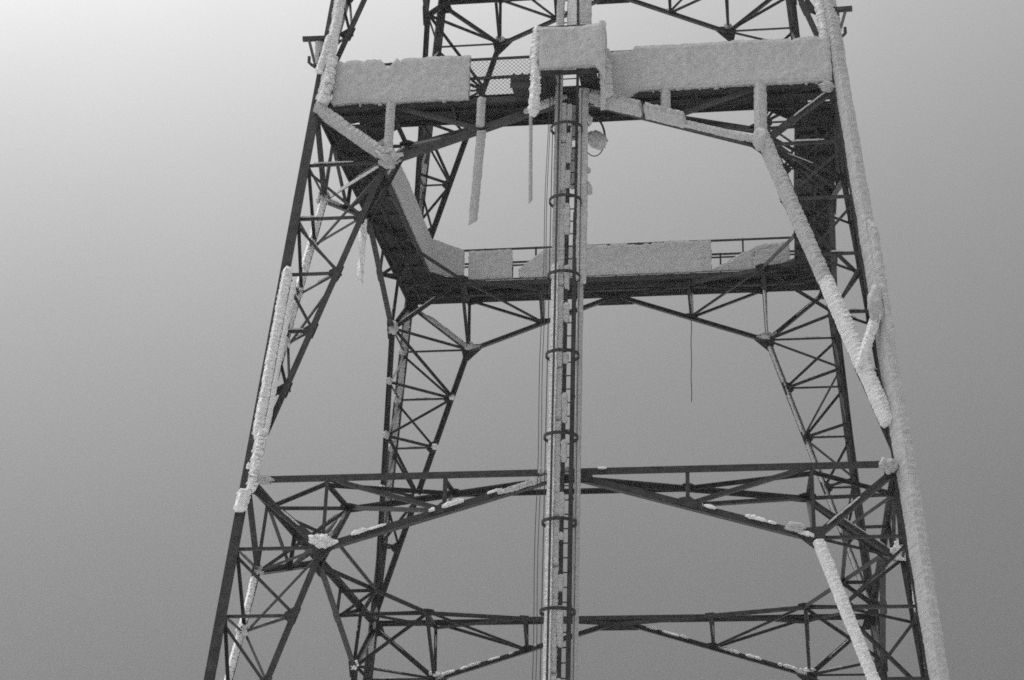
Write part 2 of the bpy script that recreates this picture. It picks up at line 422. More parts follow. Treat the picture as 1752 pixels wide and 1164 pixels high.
onleg('LB', -9.2, -7.9, 0.14, 0.08, SHADED_ICE)
# near face, middle panel
on(('stub', 1, 'F', 1), 0.16, 0.26, SHADED_ICE, rag=0.9, wave=0.5)
on(('h1', 1, 'F', 1), 0.17, 0.13, SHADED_ICE, rag=0.7, f0=-0.05)
on(('h2', 1, 'F', 1), 0.15, 0.12, SHADED_ICE, rag=1.2, f0=-0.08)
on(('h1', 1, 'F', -1), 0.21, 0.16, SHADED_ICE, rag=0.6, f0=-0.05, wave=0.5)
on(('h2', 1, 'F', -1), 0.17, 0.13, SHADED_ICE, rag=0.6, f0=-0.08, f1=0.95, wave=0.5)
on(('main', 1, 'F', -1), 0.19, 0.24, SHADED_ICE, f0=-0.03, f1=0.46, rag=0.8, wave=0.5, shift=(0.03, 0, 0))
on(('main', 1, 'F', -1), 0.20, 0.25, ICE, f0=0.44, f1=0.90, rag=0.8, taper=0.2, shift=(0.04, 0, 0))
on(('ch', 1, 'F', -1), 0.12, 0.14, SHADED_ICE, f0=0.0, f1=0.41, rag=0.9, L2=0.09)
on(('ch', 1, 'F', -1), 0.15, 0.33, SHADED_ICE, f0=0.385, f1=0.60, rag=1.1, wave=0.5)
on(('ch', 1, 'F', -1), 0.15, 0.34, SHADED_ICE, f0=0.615, f1=0.95, rag=1.1, wave=0.5)
on(('ch', 1, 'F', 1), 0.13, 0.24, SHADED_ICE, f0=0.74, f1=0.97, rag=1.0, taper=0.4)
# left face, middle panel: the near main brace and its lacing
on(('main', 1, 'L', -1), 0.15, 0.14, SUNLIT_ICE, f0=0.0, f1=0.98, rag=1.2, wave=0.6)
on(('ch', 1, 'L', -1), 0.10, 0.08, SHADED_ICE, f0=0.0, f1=0.3)
on(('lh', 1, 'FL', 0), 0.05, 0.05, f0=0.12, f1=0.9, rag=1.5)
on(('main', 1, 'R', 1), 0.15, 0.24, SHADED_ICE, f0=0.46, f1=1.0, rag=1.3)
# far face
on(('main', 1, 'B', 1), 0.11, 0.09, f0=0.02, f1=1.0, mt=SHADED_ICE, rag=1.3)
on(('stub', 1, 'B', -1), 0.11, 0.15, f0=0.25, f1=0.98, mt=SHADED_ICE, taper=0.6)
on(('h2', 1, 'B', 1), 0.09, 0.09, mt=SHADED_ICE, f1=0.9)
on(('h2', 1, 'B', -1), 0.06, 0.07, mt=SHADED_ICE, f1=0.9)
on(('inner', 1, 'B', 1), 0.05, 0.05, mt=SHADED_ICE, f0=0.3, f1=0.9)
# lower ring
on(('main', 0, 'F', -1), 0.17, 0.15, ICE, f0=0.01, f1=0.75, rag=0.8, wave=0.6)
on(('main', 0, 'L', -1), 0.13, 0.12, SUNLIT_ICE, f0=0.02, f1=0.75, rag=0.9, wave=0.6)
on(('main', 0, 'R', 1), 0.12, 0.12, f0=0.1, f1=0.7)
TOPW = Vector((0.1, -0.75, 0.65)).normalized()
def flecks(key, a0, a1, fill, w=0.07, L=0.06, mt=ICE):       # scraps of rime left on the upper edge of a member
    o, p, q = MEMS[key]; ln = (Vector(q) - Vector(p)).length; a = a0
    while a < a1:
        l_ = random.uniform(0.10, 0.45) / ln
        if random.random() < fill:
            rime(o, p, q, w * random.uniform(0.6, 1.1), L * random.uniform(0.5, 1.3), mt, f0=a, f1=min(a1, a + l_), rag=2.6, wind=TOPW, taper=0.18, shift=(0, -0.01, 0.05), ds=0.035)
        a += l_ * random.uniform(0.9, 1.3)
flecks(('ch', 0, 'F', 1), 0.02, 0.74, 0.55)
on(('ch', 0, 'F', 1), 0.10, 0.14, f0=0.72, f1=0.97, mt=SHADED_ICE, taper=0.5, rag=1.6)
flecks(('ch', 0, 'F', -1), 0.04, 0.44, 0.55)
flecks(('ch', 0, 'B', 1), 0.02, 0.5, 0.6)
flecks(('ch', 0, 'B', -1), 0.02, 0.55, 0.55)
flecks(('ch', 0, 'B', 1), 0.55, 0.95, 0.3)
flecks(('ch', 2, 'B', 1), 0.2, 0.9, 0.25)
flecks(('ring', 0, 'F'), 0.2, 0.45, 0.12)
on(('h1', 0, 'B', 1), 0.06, 0.06, f0=0.4, f1=0.9)
on(('ring', 0, 'F'), 0.12, 0.16, f0=0.49, f1=0.54, mt=SHADED_ICE)
for key in [k_ for k_ in MEMS if k_[0] in ('hz', 'lh', 'inner', 'h1', 'h2', 'stub') and k_[1] in (0, 1)]:
    if random.random() < 0.55:                               # a light dusting along some of the thin bars
        a_ = random.uniform(0.05, 0.5); on(key, 0.03, 0.022, SHADED_ICE, f0=a_, f1=min(0.97, a_ + random.uniform(0.2, 0.5)), rag=2.5, ds=0.06, wind=TOPW, shift=(0.0, -0.01, 0.03), taper=0.2)
# lumps of rime on joints
def hug(keys, mt=ICE, L=0.10, w=0.13, n=0.12):               # rime packed round a joint and thinning out along the members that meet there
    for key, at_q in keys:
        o, p, q = MEMS[key]; ln = (Vector(q) - Vector(p)).length
        k = n * random.uniform(2.2, 4.0) / ln
        a, b_ = (1 - k, 1.0) if at_q else (0.0, k)
        rime(o, p, q, w, L, mt, f0=a, f1=b_, rag=2.2, taper=0.35, ds=0.03)
def lump(c, r, mt=SHADED_ICE, parent=tower, rag=0.35, st=(1, 1, 1)):
    return part('rime_lump', *blob(c, r * st[0], r * st[1], r * st[2], rag), mt, parent, c, smooth=True)
lump(fp('F', B[2][0], LV[2] - 1.40) + Vector((0.05, -0.05, 0.02)), 0.17, rag=0.7, st=(1.3, 0.7, 1))
lump(fp('F', -B[2][0], LV[2] - 1.36) + Vector((0, -0.05, 0.0)), 0.20, rag=0.2, st=(0.9, 0.8, 1.3))
hug(((('stub', 0, 'F', 1), True), (('ch', 0, 'F', 1), False)), n=0.10, w=0.10)
hug(((('ch', 0, 'F', -1), False),), n=0.10, w=0.09)
for s_ in (-1, 1): hug(((('ch', 0, 'B', s_), False), (('stub', 1, 'B', s_), True), (('ch', 1, 'B', s_), False)), SHADED_ICE, w=0.10, n=0.10)
hug(((('ch', 1, 'F', 1), False), (('stub', 1, 'F', 1), True)), SHADED_ICE, n=0.11)
lump(fp('F', B[1][0], LV[1] - 1.34) + Vector((0.0, -0.06, 0.02)), 0.15, ICE, rag=0.6, st=(1.5, 0.7, 0.8))
lump(fp('F', -B[1][0] + 0.35, LV[1] - 1.28) + Vector((0, -0.05, 0.05)), 0.12, st=(1.8, 0.8, 0.7))
lump(lp('FL', -8.5) + Vector((0.35, -0.12, 0.0)), 0.11, rag=0.6, st=(1.9, 0.7, 0.7))
lump(lp('RF', -8.5) + Vector((-0.25, -0.15, -0.05)), 0.14, rag=0.6, st=(1.3, 0.9, 0.9))
lump(lp('RF', -0.12) + Vector((-0.25, -0.06, -0.03)), 0.13, rag=0.6, st=(1.5, 0.6, 0.9))
lump(lp('RF', -5.4) + Vector((-0.05, -0.28, 0.1)), 0.16, rag=0.4, st=(1, 0.9, 2.2))
lump(fp('L', -B[2][0], LV[2] - 1.38) + Vector((0, -0.05, 0)), 0.13, SHADED_ICE, st=(1, .8, 1.5))
for s_ in (-1, 1):
    lump(fp('B', s_ * B[2][0], LV[2] - 1.33) + Vector((0, -0.08, 0.05)), 0.13, SHADED_ICE, st=(1.4, .7, .8))
    lump(fp('B', s_ * B[1][0], LV[1] - 1.33) + Vector((0, -0.08, 0.05)), 0.10, ICE, st=(1.7, .7, .6))
    lump(fp('B', s_ * B[3][0], LV[3] - 1.28) + Vector((0, -0.08, 0.05)), 0.10, SHADED_ICE, st=(1.3, .7, .8))
for k in range(1, 4):
    lump(NODE[1, 'L', -1, k] + Vector((0, -0.05, 0)), 0.10, SUNLIT_ICE, rag=0.5)
    lump(NODE[1, 'B', -1, k] + Vector((0, -0.05, 0)), 0.075, ICE, rag=0.5)
    lump(LEGN[1, 'B', -1, k - 1] + Vector((0, -0.07, 0)), 0.10, SHADED_ICE, rag=0.5)
    lump(NODE[1, 'L', 1, k] + Vector((0, -0.05, 0)), 0.09, SHADED_ICE, rag=0.5)
lump(NODE[1, 'L', 1, 0] + Vector((0, -0.05, 0)), 0.13, SHADED_ICE, rag=0.5, st=(1, 1, 1.3))
lump(NODE[0, 'L', -1, 0] + Vector((0, -0.05, 0)), 0.10, SHADED_ICE, rag=0.5)
lump(NODE[0, 'L', -1, 1] + Vector((0, -0.05, 0)), 0.12, ICE, rag=0.5)
lump(NODE[0, 'L', 1, 0] + Vector((0, -0.05, 0)), 0.10, ICE, rag=0.5)
lump(NODE[0, 'R', 1, 0] + Vector((-.1, -0.1, 0.1)), 0.16, ICE, rag=0.6)

# ---------------------------------------------------------------- walkways round the tower at the upper ring beam
OUT, INN, RAILZ = 0.0, 0.93, 1.02                              # outer edge at the beams, inner edge inside, rail height
WO_ = 5.46
IN = {'F': 0.86, 'B': 0.93, 'L': 0.79, 'R': 0.79}           # walkway widths
def wp(fc, u, inn, z): return fp(fc, u, z, inn, ww=WO_)
UP = Vector((0, 0, 1))
WL = {'F': ('near walkway hung across the front of the tower, its railing walled in by rime', 'F'),
      'L': ('left walkway running back along the tower, its inner railing solid with rime', 'L'),
      'B': ('far walkway across the back of the tower, rime sheets with bare rails between', 'B'),
      'R': ('right walkway seen end on as a long dark underside', 'R')}
walk = {}
for fc in FACES:
    INN = IN[fc]
    wk = empty('walkway', wp(fc, 0, INN / 2, 0.0), WL[fc][0], 'walkway', 'walkways of the ring platform'); walk[fc] = wk
    inc = NRM[fc] * -1; inc.z = 0; inc.normalize()
    half = WO_ if fc in 'FB' else WO_ - 0.95                    # front and back run through, the sides butt in between
    hi = half if fc in 'LR' else WO_ - 0.80
    # deck plates, one by one
    nd = 10
    for i in range(nd):
        u0, u1 = -half + 2 * half * i / nd + 0.001, -half + 2 * half * (i + 1) / nd - 0.001
        a, b2 = wp(fc, u0, INN / 2, 0.085 + random.uniform(-.004, .004)), wp(fc, u1, INN / 2, 0.085 + random.uniform(-.004, .004))
        part('deck_plate', *box(a, b2, INN - 0.07, 0.03, UP), DECK, wk, (a + b2) / 2)
    # edge channels, joists, underside stringers
    part('edge_channel', *angle(wp(fc, -half, 0.02, 0.12), wp(fc, half, 0.02, 0.12), 0.12, UP), STEEL, wk)
    part('edge_channel', *angle(wp(fc, -hi, INN, 0.10), wp(fc, hi, INN, 0.10), 0.14, UP), STEEL, wk)
    part('stringer', *box(wp(fc, -half, INN * 0.5, 0.03), wp(fc, half, INN * 0.5, 0.03), 0.07, 0.05, UP), DECK, wk)
    for i in range(9):
        u = -half + 0.3 + (2 * half - 0.6) * i / 8
        part('joist', *box(wp(fc, u, 0.05, 0.03), wp(fc, u, INN - 0.04, 0.03), 0.06, 0.07, UP), DECK, wk)
    # cross straps under the deck
    for i in range(4):
        u = -half + 2 * half * (i + 0.1) / 4
        part('under_brace', *box(wp(fc, u, 0.06, -0.03), wp(fc, u + half * 0.42, INN - 0.06, -0.03), 0.04, 0.012, UP), DECK, wk)
    if fc == 'B': part('service_duct', *box(wp(fc, -half + 0.6, INN * 0.55, -0.06), wp(fc, half - 0.6, INN * 0.55, -0.06), 0.12, 0.08, UP), DECK, wk)
    # railings
    for inn, hh in ((0.03, half), (INN - 0.02, hi)):
        skip = (fc == 'F' and inn < 0.1)
        spans = [(-hh, hh)] if not skip else [(-hh, -0.66), (0.80, hh)]
        for a, b2 in spans:
            part('hand_rail', *box(wp(fc, a, inn, RAILZ), wp(fc, b2, inn, RAILZ), 0.045, 0.045, UP), STEEL, wk)
            part('middle_rail', *box(wp(fc, a, inn, 0.55), wp(fc, b2, inn, 0.55), 0.035, 0.035, UP), STEEL, wk)
            n_ = max(1, round((b2 - a) / 1.42))
            for i in range(n_ + 1):
                u = a + (b2 - a) * i / n_
                part('rail_post', *box(wp(fc, u, inn + 0.001, 0.0), wp(fc, u, inn + 0.001, RAILZ + 0.03), 0.045, 0.045, NRM[fc]), STEEL, wk)
    if fc == 'F':                                             # wire mesh left bare in the gap beside the landing
        for inn in (0.03, INN - 0.02):
            mb = MB(); a0, a1 = 0.80, 2.25
            if inn > 0.1: continue
            k = a0 - 1.0
            while k < a1:
                for sg in (1, -1):
                    ua, ub = (k, k + 1.0) if sg > 0 else (k + 1.0, k)
                    za, zb_ = 0.03, 1.0
                    def cl(u_a, z_a, u_b, z_b, lim):
                        tt = (lim - u_a) / (u_b - u_a); return lim, z_a + (z_b - z_a) * tt
                    A1, A2 = (ua, za), (ub, zb_)
                    lo, hi_ = (A1, A2) if A1[0] < A2[0] else (A2, A1)
                    if lo[0] < a0: lo = cl(*lo, *hi_, a0)
                    if hi_[0] > a1: hi_ = cl(*hi_, *lo, a1)
                    if hi_[0] - lo[0] > 0.03: mb.add(box(wp(fc, lo[0], inn, lo[1]), wp(fc, hi_[0], inn, hi_[1]), 0.0055, 0.0055, NRM[fc]))
                k += 0.09
            mb.build('wire_mesh', STEEL, wk, kind='stuff')
    for u in ((-0.68, 0.68, -1.85, 2.1) if fc in 'FB' else (-1.2, 1.2)):
        part('deck_bracket', *box(wp(fc, u, INN - 0.02, -0.12), wp(fc, u, INN - 0.02, 0.06), 0.12, 0.12, NRM[fc]), STEEL, wk)

for c, (sx, sy) in CORN.items():                              # three cornered infill plates at the inner corners
    fw = walk['F' if sy < 0 else 'B']; xi = sx * (WO_ - 0.79); yi = sy * (WO_ - IN['F' if sy < 0 else 'B']) * ASP; zc = 0.075
    tri = [(xi + sx * 0.05, yi + sy * 0.05), (xi - sx * 0.85, yi + sy * 0.03), (xi + sx * 0.03, yi - sy * 0.85)]
    v = [Vector((x, y, zc)) for x, y in tri] + [Vector((x, y, zc + 0.04)) for x, y in tri]
    part('corner_plate', v, [(0, 1, 2), (5, 4, 3), (0, 3, 4, 1), (1, 4, 5, 2), (2, 5, 3, 0)], DECK, fw)
    part('edge_channel', *angle(v[1], v[2], 0.12, UP), STEEL, fw)
def fringe(fc, inn, u0, u1, z, n_):
    mb = MB()
    for _ in range(n_):
        u = random.uniform(u0, u1); l = random.uniform(0.005, 0.05); w = random.uniform(0.02, 0.06)
        a = wp(fc, u, inn - 0.06, z + 0.03); b_ = wp(fc, u + random.uniform(-0.02, 0.02), inn - 0.05, z - l)
        mb.add(prism(a, b_, [(-w, -0.02), (w, -0.02), (w * 0.4, 0.03), (-w * 0.4, 0.03)], NRM[fc]))
    mb.build('rime_fringe', SHADED_ICE, walk[fc], kind='stuff')
def wall(fc, inn, u0, u1, z0, z1, face, th=0.11, mt=SHADED_ICE, name='rime_sheet'):
    """A rime sheet on a railing, from u0 to u1; face +1: grown outwards, -1: grown inwards."""
    n = Vector(NRM[fc]); n.z = 0; n.normalize(); n *= face
    if inn > 0.5: inn = IN[fc] + 0.03
    p, q = wp(fc, u0, inn, 0), wp(fc, u1, inn, 0); ax = (q - p)
    fz0 = z0 if callable(z0) else (lambda u: z0); fz1 = z1 if callable(z1) else (lambda u: z1)
    v, f = sheet(p, ax, UP, ax.length, fz0, fz1, n, th)
    nn = ax.normalized().cross(UP)
    if nn.dot(n) < 0: f = [t[::-1] for t in f]
    return part(name, v, f, mt, walk[fc], None)
# near railing, u is positive to the left
def dips(u, lst):                                              # short stretches where the rim has crumbled below the rail
    return sum(max(0.0, min(1.0, (w_ / 2 - abs(u - c_)) / 0.05)) * d_ for c_, w_, d_ in lst)
def top_left(u):                                              # u from the left end: a wedge broken out of the rim
    d = abs(u - 1.18); return 1.05 - max(0, 0.25 - d * 1.5) + 0.012 * math.sin(u * 2.1) - dips(u, ((0.62, 0.16, 0.05), (1.43, 0.1, 0.06), (0.2, 0.12, 0.05)))
wall('F', -0.03, 5.10, 2.17, lambda u: 0.01 + 0.01 * math.sin(u * 4) + 0.03 * max(0, math.sin(u * 2.3)) , top_left, 1, 0.13)
wall('F', -0.03, -0.70, -5.36, lambda u: 0.0 - max(0, 0.7 - u) * 0.5, lambda u: (0.93 if 0.12 < u < 0.60 else 1.04) + 0.01 * math.sin(u * 3) - dips(u, ((3.9, 0.12, 0.05),)), 1, 0.13)
fringe('F', -0.03, 2.3, 5.0, 0.02, 9); fringe('F', -0.03, -5.2, -1.2, 0.0, 14)
# left railing, inner side (sheets face the inside of the tower)
wall('L', INN + 0.03, -3.9, 3.75, 0.06, lambda u: 0.98 + 0.04 * math.sin(u * 1.7), -1, 0.09, SHADED_ICE)
# far railing, inner side; u is positive to the right
p_, q_ = Vector((-4.66, 3.55, 0)), Vector((-3.88, 4.34, 0))
v_, f_ = sheet(p_, q_ - p_, UP, (q_ - p_).length, lambda u: 0.08 + 0.05 * u, lambda u: 0.99 - 0.03 * u, (0.7, -0.7, 0), 0.07)
if (q_ - p_).cross(UP).dot(Vector((0.7, -0.7, 0))) < 0: f_ = [t[::-1] for t in f_]
part('rime_sheet', v_, f_, SHADED_ICE, walk['B'], None)
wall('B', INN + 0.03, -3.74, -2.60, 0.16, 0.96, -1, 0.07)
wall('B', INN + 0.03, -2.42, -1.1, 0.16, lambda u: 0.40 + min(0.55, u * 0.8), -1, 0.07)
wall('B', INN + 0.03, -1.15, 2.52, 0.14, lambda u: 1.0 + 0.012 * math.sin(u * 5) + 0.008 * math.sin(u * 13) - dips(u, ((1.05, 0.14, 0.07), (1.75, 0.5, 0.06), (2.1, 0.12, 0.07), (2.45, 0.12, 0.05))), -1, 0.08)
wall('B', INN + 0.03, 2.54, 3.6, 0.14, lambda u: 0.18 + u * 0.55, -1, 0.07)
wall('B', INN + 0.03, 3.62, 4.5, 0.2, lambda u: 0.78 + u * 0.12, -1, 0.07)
wall('B', 0.06, -4.6, -1.6, 0.1, 0.5, -1, 0.06, SHADED_ICE)

# ---------------------------------------------------------------- landing that juts out in front of the ladder
land = empty('ladder_landing', (0.1, -5.9, 0.0), 'box shaped landing jutting out at the ladder head, wrapped in rime', 'landing')
LY0, LY1 = -6.42, -5.42
for x0, x1, y0, y1 in ((-0.50, -0.26, LY0, LY1), (0.23, 0.60, LY0, LY1), (-0.26, 0.23, -5.72, LY1), (-1.20, -0.52, -5.92, LY1)):
    part('deck_plate', *box(Vector((x0, (y0 + y1) / 2, 0.02)), Vector((x1, (y0 + y1) / 2, 0.02)), y1 - y0, 0.05, UP), DECK, land)
for p, q in (((-0.52, LY0, 0), (0.70, LY0, 0)), ((-0.52, LY0, 0), (-0.52, LY1, 0)), ((0.70, LY0, 0), (0.60, LY1, 0)), ((-1.22, -5.94, 0.03), (-0.54, -5.94, 0.03))):
    part('edge_channel', *angle(p, q, 0.11, UP), STEEL, land)
part('toe_board', *box((-1.22, -5.94, 0.10), (-0.54, -5.94, 0.10), 0.03, 0.12, UP), DECK, land)
for x in (-1.15, -0.98, -0.82): part('clamp', *box((x, -5.94, 0.1), (x, -5.94, 0.27), 0.05, 0.05, (0, 1, 0)), STEEL, land)
for x, y in ((-0.52, LY0), (0.70, LY0), (-0.80, -5.50), (0.62, -5.46)):
    part('rail_post', *box((x, y, 0.0), (x, y, 1.12), 0.05, 0.05, (0, 1, 0)), STEEL, land)
for z in (0.55, 1.04):
    for p, q in (((-0.52, LY0, z), (0.70, LY0, z)), ((-0.52, LY0, z), (-0.80, -5.50, z)), ((0.70, LY0, z), (0.62, -5.46, z))):
        part('hand_rail', *box(p, q, 0.045, 0.045, UP), STEEL, land)
def lsheet(o, ax, w, z0, z1, n, th, mt=SHADED_ICE):
    v, f = sheet(o, ax, UP, w, z0, z1, n, th)
    if Vector(ax).cross(UP).dot(Vector(n)) < 0: f = [t[::-1] for t in f]
    return part('rime_sheet', v, f, mt, land, None)
lsheet((-0.55, LY0 - 0.04, 0), (1, 0, 0), 1.36, lambda u: 0.02 - max(0, (u - 1.18)) * 2.2, lambda u: 0.97 + (0.05 if u > 1.22 else 0) - 0.03 * math.sin(u * 3.0), (0, -1, 0), 0.16)
lsheet((-0.80, -5.50, 0), (0.28, -0.9, 0), 0.95, lambda u: 0.03, lambda u: 1.08, (-0.9, -0.28, 0), 0.10)
lsheet((0.72, LY0 + 0.02, 0), (-0.10, 1, 0), 0.95, lambda u: -0.62 + 0.22 * u, lambda u: 1.0 - 0.04 * u, (1, 0.10, 0), 0.10)
part('rime_crust', *crust((-0.62, -6.40, 1.08), (-0.70, -6.30, -0.95), 0.18, 0.16, rag=2.2, taper=0.25), ICE, land, None)
part('rime_crust', *crust((0.755, -6.42, 0.25), (0.80, -6.33, -0.60), 0.21, 0.14, rag=1.6, taper=0.15), SHADED_ICE, land, None)

# ---------------------------------------------------------------- caged ladder up the middle of the near face
lad = empty('caged_ladder', (0, -hw(GZ) * ASP - 0.35, GZ), 'long caged ladder choked with ice climbing the middle of the near face', 'ladder')
def lq(x, off, z): return Vector((x, -hw(z) * ASP - off, z))
LZ0, LZ1 = GZ, 12.0
part('stile', *box(lq(-0.20, 0.35, LZ0), lq(-0.20, 0.35, LZ1), 0.05, 0.04, (0, -1, 0)), STEEL, lad)
part('stile', *box(lq(0.155, 0.37, LZ0), lq(0.155, 0.37, -3.0), 0.085, 0.06, (0, -1, 0)), STEEL, lad)
part('stile', *box(lq(0.155, 0.37, -3.0), lq(0.155, 0.37, LZ1), 0.055, 0.05, (0, -1, 0)), STEEL, lad)
z = LZ0 + 0.3
while z < LZ1:
    part('rung', *tube([lq(-0.2, 0.36, z), lq(0.155, 0.36, z)], 0.014, 6), STEEL, lad); z += 0.283
HC = 0.62
for k in range(-2, 12):
    z = -1.16 - 1.70 * k
    if z < GZ + 2.2 or (-0.9 < z < 1.5): continue
    pts = []
    for a in range(28):
        an = R(-234 + 288 * a / 27); pts.append(lq(-0.025 + 0.315 * math.cos(an), HC - 0.315 * math.sin(an), z))
    v = []; f = []
    for i, p in enumerate(pts):
        c = lq(-0.025, HC, z); d = (p - c); d.z = 0; d.normalize()
        for dr, dz in ((0, -0.033), (0.014, -0.033), (0.014, 0.033), (0, 0.033)): v.append(p + d * dr + Vector((0, 0, dz)))
    for i in range(len(pts) - 1):
        for j in range(4): f.append((i * 4 + j, i * 4 + (j + 1) % 4, i * 4 + 4 + (j + 1) % 4, i * 4 + 4 + j))
    f += [(3, 2, 1, 0), tuple(range(len(pts) * 4 - 4, len(pts) * 4))]
    part('cage_hoop', v, f, STEEL, lad, lq(-0.025, HC, z))
for an, wd in ((-196, 0.016), (-115, 0.042), (20, 0.016)):
    a = R(an)
    for z0, z1 in ((GZ + 2.2, 0.0),):
        part('cage_strap', *box(lq(-0.025 + 0.31 * math.cos(a), HC - 0.31 * math.sin(a), z0), lq(-0.025 + 0.31 * math.cos(a), HC - 0.31 * math.sin(a), z1), wd, 0.012, (math.cos(a), math.sin(a), 0)), STEEL, lad)
for k in range(10):                                           # stand-off brackets to the tower face
    z = -0.6 - 2.1 * k
    for x in (-0.2, 0.155): part('standoff', *box(lq(x, 0.33, z), lq(x, -0.02, z), 0.03, 0.03, UP), STEEL, lad)
# ice on the ladder
def licecol(x, off, z0, z1, w, L, mt=ICE, **kw):
    part('rime_crust', *crust(lq(x, off, z0), lq(x, off, z1), w, L, wind=Vector((0.05, -1, 0)), **kw), mt, lad, None)
licecol(-0.225, 0.36, -15, -4.2, 0.135, 0.16, rag=1.0, wave=0.6)
licecol(-0.225, 0.36, -4.4, 0.0, 0.145, 0.12, DULL_ICE, rag=0.5)
licecol(-0.225, 0.36, 0.0, 8.0, 0.15, 0.14, SHADED_ICE, rag=0.6)
licecol(0.29, 0.34, -4.6, -0.1, 0.19, 0.14, SHADED_ICE, rag=0.9)
licecol(0.27, 0.30, -15, -4.5, 0.11, 0.08, DULL_ICE, rag=0.5)
licecol(0.30, 0.34, 0.5, 8.0, 0.24, 0.14, SHADED_ICE, rag=0.8)
licecol(0.02, 0.30, 0.9, 8.0, 0.20, 0.10, ICE, rag=0.6)
part('riser_pipe', *tube([lq(-0.005, 0.385, GZ), lq(-0.005, 0.385, -0.3)], 0.038, 8), CABLE, lad)
z = -15.0
while z < -0.5:                                               # plates of ice frozen between the rungs
    L_ = random.uniform(0.9, 2.2); z1 = min(z + L_, -0.4)
    mt_ = SHADED_ICE
    licecol(-0.115, 0.33, z, z1 - 0.02, 0.13, 0.13, mt_, rag=1.3, taper=0.08, wave=0.6)
    if z > -3.6: licecol(0.085, 0.31, z + 0.1, z1 - random.uniform(0.0, 0.1), 0.10, 0.05, DULL_ICE, rag=0.9, taper=0.08)
    z = z1
z = -15.0
while z < -0.6:                                               # the riser pipe shows only where its ice has dropped out
    gap = random.uniform(0.12, 0.75) if z < -3 else random.uniform(0.05, 0.18)
    ln_ = random.uniform(0.15, 0.8) if z < -3 else random.uniform(0.3, 0.9)
    z1 = min(z + ln_, -0.45)
    licecol(0.0 + random.uniform(-.015, .015), 0.37, z, z1, 0.11, 0.09, SHADED_ICE, rag=1.8, taper=0.12)
    z = z1 + gap
for z, s in ((-2.45, 0.09), (-2.05, 0.05), (-0.85, 0.08)):
    part('rime_lump', *blob(lq(0.38, 0.36, z), s, 0.07, s * 1.4, 0.5), SHADED_ICE, lad, None, smooth=True)

# ---------------------------------------------------------------- corner brackets on the near legs above the platform
def bracket(c, label):
    sx, sy = CORN[c]; base = lp(c, 1.0)
    o = empty('corner_bracket', base, label, 'bracket', 'outrigger brackets on the near legs')
    zb_ = 1.72; top_in = lp(c, zb_) + Vector((-sx * 0.02, -0.12, 0)); tip = top_in + Vector((sx * 0.52, -0.05, -0.02))
    part('beam', *box(top_in, tip, 0.10, 0.085, UP), STEEL, o)
    lo = lp(c, 1.02) + Vector((sx * 0.06, -0.12, 0))
    part('strut', *box(top_in.lerp(tip, 0.75), lo + Vector((sx * 0.06, 0, 0)), 0.06, 0.03, (0, 1, 0)), WORN, o)
    part('strut', *box(top_in.lerp(tip, 0.48), lo + Vector((-sx * 0.08, 0.0, 0)), 0.045, 0.03, (0, 1, 0)), STEEL, o)
    part('rime_web', *crust(top_in.lerp(tip, 0.30) + Vector((0, 0.04, -0.04)), lo + Vector((-sx * 0.02, 0.04, 0.05)), 0.20, 0.05, rag=1.2), SHADED_ICE, o, None)
    hk = lp(c, 1.12) + Vector((sx * 0.28, -0.12, 0))
    part('hook', *tube([lo + Vector((-sx * 0.05, 0, -0.12)), hk + Vector((-sx * 0.06, 0, -0.06)), hk, hk + Vector((0, 0, 0.14))], 0.035, 6), STEEL, o)
    return o
b1 = bracket('FL', 'bare dark bracket sticking out of the left near leg above the platform')
part('rime_crust', *crust(lp('FL', 1.75) + Vector((0.08, -.15, 0)), lp('FL', 0.8) + Vector((-0.02, -.15, 0)), 0.15, 0.16, rag=1.6), ICE, b1, None)
b2 = bracket('RF', 'dark bracket sticking out of the right near leg above the platform, beside a frosted leg')
part('rime_crust', *crust(lp('RF', 2.4) + Vector((-0.12, 0, 0)), lp('RF', 0.8) + Vector((-0.16, .02, 0)), 0.24, 0.14, rag=1.6), ICE, b2, None)

# ---------------------------------------------------------------- strips of rime hanging below the platform, cables, a wire coil
def strip(p, q, w0, w1, th, label, mt=DULL_ICE, rag=1.0, twist=0.0):
    p, q = Vector(p), Vector(q); n = 40; v = []; f = []; sd_ = Vector((random.random() * 30, 0, 0))
    for i in range(n + 1):
        u = i / n; c = p.lerp(q, u); w = w0 + (w1 - w0) * u
        for j, (a, b) in enumerate(((-.5, -.4), (-.5, .4), (-.2, .6), (.2, .6), (.5, .4), (.5, -.4))):
            e = 1 + 0.10 * rag * noise.noise(sd_ + Vector((a * 2, u * 30, b))) + 0.06 * rag * random.uniform(-1, 1)
            x = a * w * e; y = -b * th * e; ca, sa = math.cos(twist * u * 12), math.sin(twist * u * 12)
            v.append(c + Vector((x * ca - y * sa, x * sa + y * ca, (0.03 * a * 3 if i == n else 0))))
    k = 6
    for i in range(n):
        for j in range(k): f.append((i * k + j, i * k + (j + 1) % k, i * k + k + (j + 1) % k, i * k + k + j))
    f += [tuple(range(k - 1, -1, -1)), tuple(range(n * k, n * k + k))]
    o = part('hanging_ice_strip', v, f, mt, None, p, smooth=False)
    return tag(o, label, 'ice strip', 'strips of rime hanging below the platform')
strip((-1.88, -5.48, -0.78), (-1.98, -5.66, -2.96), 0.19, 0.17, 0.06, 'broad grey strip of rime hanging below the near walkway, left of the ladder')
strip((-0.735, -6.32, -0.9), (-0.715, -6.32, -2.86), 0.065, 0.075, 0.05, 'thin grey ice strip hanging from the landing just left of the ladder')
st = strip((-5.52, -0.22, -0.15), (-5.62, 0.16, -1.62), 0.17, 0.12, 0.13, 'short knobbly white ice strip hanging under the left walkway', SUNLIT_ICE, 2.4, 0.25)
